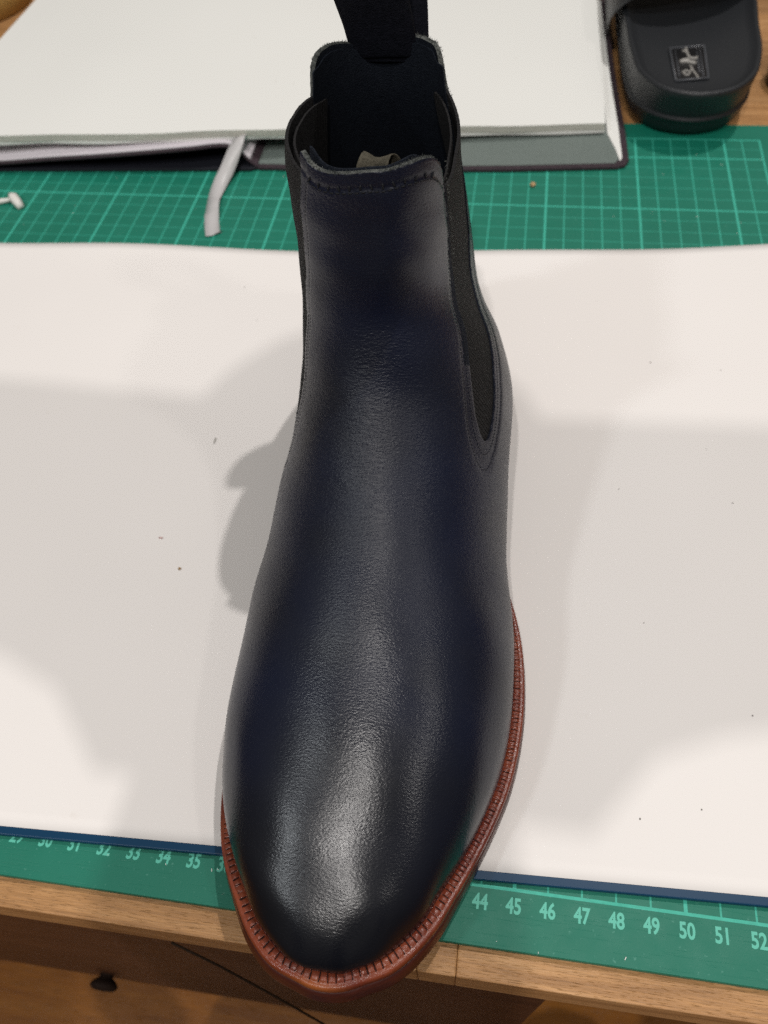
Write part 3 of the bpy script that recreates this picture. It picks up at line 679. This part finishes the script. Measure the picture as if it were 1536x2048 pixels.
# ---- stitching
def stitch_run(name, pts, off, length, gap, w, m, h=.02, cross=False, jit=.0):
    """short raised thread dashes following a (s,u) path on the surface"""
    P_=np.array(pts); X=surf(P_[:,0],P_[:,1],off=off(P_[:,0],P_[:,1]) if callable(off) else off); d=np.r_[0,np.cumsum(np.linalg.norm(np.diff(X,axis=0),axis=1))]
    b=B(); q=0
    while q+length<d[-1]:
        a=np.array([np.interp(q+length/2,d,P_[:,k]) for k in (0,1)]); e=np.array([np.interp(q+length/2+.02,d,P_[:,k]) for k in (0,1)])
        o_=float(np.ravel(off(a[:1],a[1:]))[0]) if callable(off) else off
        c0=surf(a[0],a[1],off=o_).ravel(); c1=surf(e[0],e[1],off=o_).ravel(); nn=(surf(a[0],a[1],off=o_+.05).ravel()-c0); nn/=np.linalg.norm(nn)
        t=c1-c0; t/=np.linalg.norm(t)+1e-9; sd=np.cross(nn,t)
        if cross: t,sd=sd,t
        t=t+sd*random.uniform(-jit,jit); t/=np.linalg.norm(t)
        b.tube([c0-t*length/2-nn*.012,c0-t*length*.25+nn*h*.6,c0+t*length*.25+nn*h*.6,c0+t*length/2-nn*.012],w/2,6)
        q+=length+gap
    return b.make(name,m,boot,True,kind='stuff')
def inset(poly,d,lo=8.0,smax=13.0):
    P_=poly*[1,10]; t=np.gradient(P_,axis=0); t/=np.linalg.norm(t,axis=1)[:,None]; nrm=np.c_[-t[:,1],t[:,0]]
    q=P_+nrm*d; c=P_[80]; 
    if np.mean(np.abs(sdist(q[:,0],q[:,1]/10,poly)))>0 and sdist(q[75:76,0],q[75:76,1]/10,poly)[0]<0: q=P_-nrm*d
    q=q/[1,10]; return q[(q[:,0]<smax)]
for poly in (GRd,GLd):
    stitch_run('stitching', inset(poly,.16,smax=9.3), off_up, .10,.02,.022,M_stitch,.006)
    stitch_run('stitching', inset(poly,.34,smax=13.0), off_up, .10,.02,.024,M_stitch,.006)
ur=np.linspace(-.20,.30,80); stitch_run('stitching', np.c_[s_front(ur)-.40,ur], off_up, .16,.14,.07,M_stitch,.015,True,.3)
ur=np.linspace(-.20,.32,80); stitch_run('stitching', np.c_[s_front(ur)-.52,ur], off_up, .12,.06,.04,M_stitch,.02)
# loose fibres along the raw edges
fb=B(); rr=np.random.default_rng(8)
for poly,lo,hi in ((GRd,0,60),(GLd,0,75)):
    for k in range(260):
        i=rr.integers(lo,hi); s_,u_=poly[i]
        if s_>13.2: continue
        c=surf(s_,u_,off=-.02).ravel(); n_=(surf(s_,u_,off=.1).ravel()-c)*10; r=rr.normal(size=3)*.5+n_*.15
        r=r/np.linalg.norm(r)*rr.uniform(.03,.085); fb.tube([c,c+r*.6,c+r+rr.normal(size=3)*.01],[.006,.005,.003],3)
for k in range(500):
    u_=rr.uniform(-.225,.33); c=surf(float(s_front(u_)),u_,off=-rr.uniform(0,.17)).ravel(); r=rr.normal(size=3)*.35+np.array([0,0,.8]); r=r/np.linalg.norm(r)*rr.uniform(.02,.07); fb.tube([c-r*.3,c+r*.5,c+r+rr.normal(size=3)*.01],[.006,.005,.003],3)
for k in range(700):
    u_=rr.choice([-1,1])*rr.uniform(.73,1); c=surf(float(s_top(u_)),u_,off=-rr.uniform(0,.17)).ravel(); r=rr.normal(size=3)*.45+np.array([0,0,.7]); r=r/np.linalg.norm(r)*rr.uniform(.02,.07); fb.tube([c-r*.3,c+r*.5,c+r+rr.normal(size=3)*.01],[.006,.005,.003],3)
fb.make('raw_fibres', M_raw, boot, True, kind='stuff')

# ---- welt, outsole, heel
NP=2600; FO=closed(FEATHER,NP)
tg=np.roll(FO,-1,0)-np.roll(FO,1,0); tg/=np.hypot(*tg.T)[:,None]; NO=np.c_[tg[:,1],-tg[:,0]]
if NO[0,1]>0: NO=-NO
yy=FO[:,1]; right=FO[:,0]>40
owid=.32+.04*sstep(38,42,FO[:,0])+.07*np.exp(-((yy+3.2)/1.2)**2)
exw=.07+.15*np.exp(-((yy+3.2)/2.3)**2)
owid=owid*(1-.62*sstep(8,11.5,yy))
ln=np.r_[0,np.cumsum(np.hypot(*np.diff(FO,axis=0).T))]; per=ln[-1]+np.hypot(*(FO[0]-FO[-1]))
def oring(r, dz, ex=0.0):
    k=owid*r+exw*ex; q=FO+NO*k[:,None]; return np.c_[q, zb(FO[:,1])+dz]
pitch=np.where(yy<-.5,.205,.13); nr=0; ph=np.cumsum(np.r_[0,np.hypot(*np.diff(FO,axis=0).T)]/ (.13+.075*(1-sstep(-1.5,1.0,yy)))); ph*= round(ph[-1])/ph[-1]
fr=ph%1.0; _rj=RNG.uniform(.75,1,2000); _rw=RNG.uniform(.07,.12,2000); _id=np.floor(ph).astype(int)%2000
groove=np.clip(1-np.abs(fr-.5)/_rw[_id],0,1)**.5*(1-sstep(12,15,yy))*_rj[_id]
gd=groove*.07; bul=(np.cos((fr)*2*np.pi)*.5+.5)*.012*(1-sstep(12,15,yy))
def wr_(r,dz,dep=0.0,bulge=0.0,ex=0.0):
    q=oring(r,dz,ex); q[:,2]+= -gd*dep+bul*bulge; return q
rings=[oring(-.9,.80),wr_(-.35,.86),wr_(.02,.885,.5,.5),wr_(.10,.90,1,1),wr_(.28,.905,1,1),wr_(.46,.90,1,1),wr_(.56,.885,.5,.5),wr_(.64,.865),wr_(.74,.875),wr_(.88,.865),wr_(.97,.835),wr_(1.0,.78,ex=.06),wr_(1.0,.66,ex=.14),wr_(.98,.585,ex=.15),wr_(.90,.565,ex=.1),wr_(-.3,.56)]
v,f=loft(rings,True); mesh('welt',v,f,M_welt,boot)
rings=[oring(-.3,.555),oring(.88,.555,.1),oring(.98,.535,.22),oring(1.02,.50,.35),oring(1.03,.40,.55),oring(1.03,.22,.9),oring(1.02,.10,1.0),oring(.96,.02,.9),oring(.85,.0,.7)]
v,f=loft(rings,True,False,False); n=len(v)//NP
f.append(tuple(range((n-1)*NP,n*NP))); mesh('outsole',v,f,M_edge,boot)
gb=B(); gi=[i for i in range(NP) if (ph[i]%1<.5)and(ph[(i+1)%NP]%1>=.5) and yy[i]<13]
for i in gi:
    z=float(zb(FO[i,1])); a=FO[i]+NO[i]*owid[i]*.03; e=FO[i]+NO[i]*owid[i]*.60
    k_=random.uniform(.9,1.08); w_=random.uniform(.011,.019); sk=tg[i]*random.uniform(-.02,.02)
    gb.obox(((a[0]+e[0])/2,(a[1]+e[1])/2,z+.884+random.uniform(-.008,.004)),(*((e-a)/2*k_+sk),0.0),(*(tg[i]*w_),0),(0,0,.012))
gb.make('welt_stitching',M_thread,boot,False,kind='stuff')
# insole closes the bottom, heel stack lifts the back
ins=np.array([(x,y) for x,y in FO[::26]]); ctr=ins.mean(0)
v=[(x+(ctr[0]-x)*.02,y+(ctr[1]-y)*.02,float(zb(y))+.95) for x,y in ins]; f=[]
v,f=loft([[(x,y,z-.15) for x,y,z in v],v],True,False,True); mesh('insole',v,f,M_tan,boot,False)
hy=[(x,y) for x,y in FO[::10] if y>16.6]; k0=max(range(len(hy)),key=lambda i:0)
hx=sorted(hy,key=lambda p: math.atan2(p[1]-19.5,p[0]-40.2)); hp=[(x,y) for x,y in hx]
for j in range(4):
    z0,z1=.262+j*.50,.262+(j+1)*.50-.012; sc=.97+.012*j
    top=[(40.2+(x-40.2)*sc,19.8+(y-19.8)*sc,min(z1,float(zb(y))+.02)) for x,y in hp]; bot=[(40.2+(x-40.2)*sc,19.8+(y-19.8)*sc,z0) for x,y in hp]
    v,f=loft([bot,top],True,True,True); bevel(mesh('heel_lift',v,f,M_edge,boot,False),.03,1,50)
# ---- pull strap and size tag
def strip(name, path, hw, th, m, parent, n=60, prof=None):
    P_=np.array(path,float); t=np.arange(len(P_)); tt=np.linspace(0,len(P_)-1,n); R=[]
    for q in tt:
        c=np.array([float(cr(t,P_[:,k],q)) for k in range(3)]); d=np.array([float(cr(t,P_[:,k],min(q+.05,len(P_)-1)))-float(cr(t,P_[:,k],max(q-.05,0))) for k in range(3)]); d/=np.linalg.norm(d)
        tw=float(cr(t,P_[:,3],q)); w=np.array([math.cos(tw),math.sin(tw),0]); w-=d*(w@d); w/=np.linalg.norm(w); nn=np.cross(d,w); h=float(cr(t,P_[:,4],q))*hw
        R.append([c-w*h-nn*th*.3,c-w*h+nn*th*.3,c-w*(h-.06)+nn*th/2,c+nn*(th/2+.02),c+w*(h-.06)+nn*th/2,c+w*h+nn*th*.3,c+w*h-nn*th*.3,c+w*(h-.06)-nn*th/2,c-nn*(th/2),c-w*(h-.06)-nn*th/2])
    v,f=loft(R,True,True,True); return mesh(name,v,f,m,parent,True)
pullp=[(38.95,21.12,14.25,.0,1),(38.95,21.08,14.4,.0,1),(38.93,20.98,14.6,.02,1),(38.82,20.75,15.6,.05,1.0),(38.62,20.45,16.8,.08,1.02),(38.5,20.35,18.0,.1,1.04),(38.5,20.75,18.9,.1,1.04),(38.55,21.35,19.1,.1,1.04),(38.7,21.9,18.6,.08,1.02),(38.95,22.1,17.4,.05,1),(39.12,21.95,16.0,.03,1),(39.18,21.75,14.8,.02,1),(39.15,21.85,13.4,.0,1),(39.15,22.2,12.0,.0,1),(39.2,22.75,10.6,.0,1)]
pl_=strip('pull_strap', pullp, 1.07, .15, [M_strap], boot, 110)
tagp=[(39.6,14.45,13.2,.15,.9),(39.55,14.38,14.0,.15,.95),(39.56,14.36,14.5,.2,.9),(39.62,14.45,14.78,.2,.8),(39.75,14.62,14.80,.2,.75),(39.9,14.8,14.5,.2,.75),(39.95,14.9,13.8,.2,.8)]
strip('size_tag', tagp, .52, .05, [M_cream], boot, 30)
# ================================================================ THE PERSON (seated behind the camera; throws the large shadow)
def skin_body(name, nodes, edges, m, parent, sub=2, **p):
    me=bpy.data.meshes.new(name); me.from_pydata([tuple(np.array(q[:3])*CM) for q in nodes],edges,[]); me.update()
    o=link(name,me,m,parent,**p); md=o.modifiers.new('skin','SKIN'); md.use_smooth_shade=True
    for i,q in enumerate(nodes):
        r=q[3]*CM; r2=(q[4] if len(q)>4 else q[3])*CM; me.skin_vertices[0].data[i].radius=(r,r2)
    me.skin_vertices[0].data[0].use_root=True
    sb=o.modifiers.new('sub','SUBSURF'); sb.levels=sub; sb.render_levels=sub; return o
per=empty('person',(0,0,0),category='person',label='seated person in a grey shirt leaning towards the desk')
cx=44
nodes=[(cx,-80,-20,14,10),(cx,-74,2,13,9),(cx,-68,20,11,8),(cx,-54,37,8.5,6),(cx,-38,48,5.5,5.0),(cx,-34,50,5.0,5.0),
 (cx-14,-31,49.5,4.2),(cx+14,-31,49.5,4.2),
 (cx-33,-29.8,49,3.7),(cx+33,-29.8,49,3.7),
 (cx-31,-42,28,3.8),(cx+31,-42,28,3.8),(cx-22,-52,8,3.0),(cx+22,-52,8,3.0),(cx-14,-50,-8,2.4,1.8),(cx+14,-50,-8,2.4,1.8),
 (cx-11,-76,-24,8.5),(cx+11,-76,-24,8.5),(cx-13,-30,-27,7.2),(cx+13,-30,-27,7.2),(cx-13,-27,-64,4.2),(cx+13,-27,-64,4.2),(cx-13,-22,-70,3.6),(cx+13,-22,-70,3.6)]
nodes.append((cx,-32.5,48.5,5.2))
edges=[(0,1),(1,2),(2,3),(3,4),(4,5),(4,24),(24,6),(24,7),(6,8),(7,9),(8,10),(9,11),(10,12),(11,13),(12,14),(13,15),(0,16),(0,17),(16,18),(17,19),(18,20),(19,21),(20,22),(21,23)]
skin_body('body',nodes,edges,M_shirt,per,2)
skin_body('head',[(cx,-38,48,4.8),(cx,-36,50.5,6.2,6.6),(cx,-33.8,52,6.4,7.4),(cx,-31.5,52.6,5.6,6.0)],[(0,1),(1,2),(2,3)],M_skin,per,2)
b=B(); 
v=[];f=[]
for j in range(9):
    for i in range(20):
        a=2*math.pi*i/20; e=math.pi/2*j/8; v.append((cx+7.4*math.cos(a)*math.cos(e),-35+8.2*math.sin(a)*math.cos(e)+1.5*math.sin(e),53+5.2*math.sin(e)))
for j in range(8):
    for i in range(20): f.append((j*20+i,j*20+(i+1)%20,(j+1)*20+(i+1)%20,(j+1)*20+i))
mesh('hair',v,f,M_hair,per)
for sgn in (-1,1):
    hn=[(cx+sgn*14,-50,-8,2.2,1.6),(cx+sgn*12.5,-46,-12,3.0,1.3)]
    he=[(0,1)]
    for k,(dy,dz,L) in enumerate(((-1.2,-1.0,1.0),(.6,.2,1.1),(2.4,1.5,1.1),(4.0,2.7,.95))):
        i=len(hn); hn+=[(cx+sgn*(11+dy),-43.5,-14.2,.95),(cx+sgn*(10.6+dy),-41.2+abs(dy)*.2,-16,.85),(cx+sgn*(10.4+dy),-39.8+abs(dy)*.3,-18,.8)]; he+=[(1,i),(i,i+1),(i+1,i+2)]
    i=len(hn); hn+=[(cx+sgn*9.5,-46.5,-13,1.1),(cx+sgn*7.6,-44.5,-14.5,.9),(cx+sgn*6.6,-42.8,-15.8,.8)]; he+=[(1,i),(i,i+1),(i+1,i+2)]
    skin_body('hand',hn,he,M_skin,per,1)
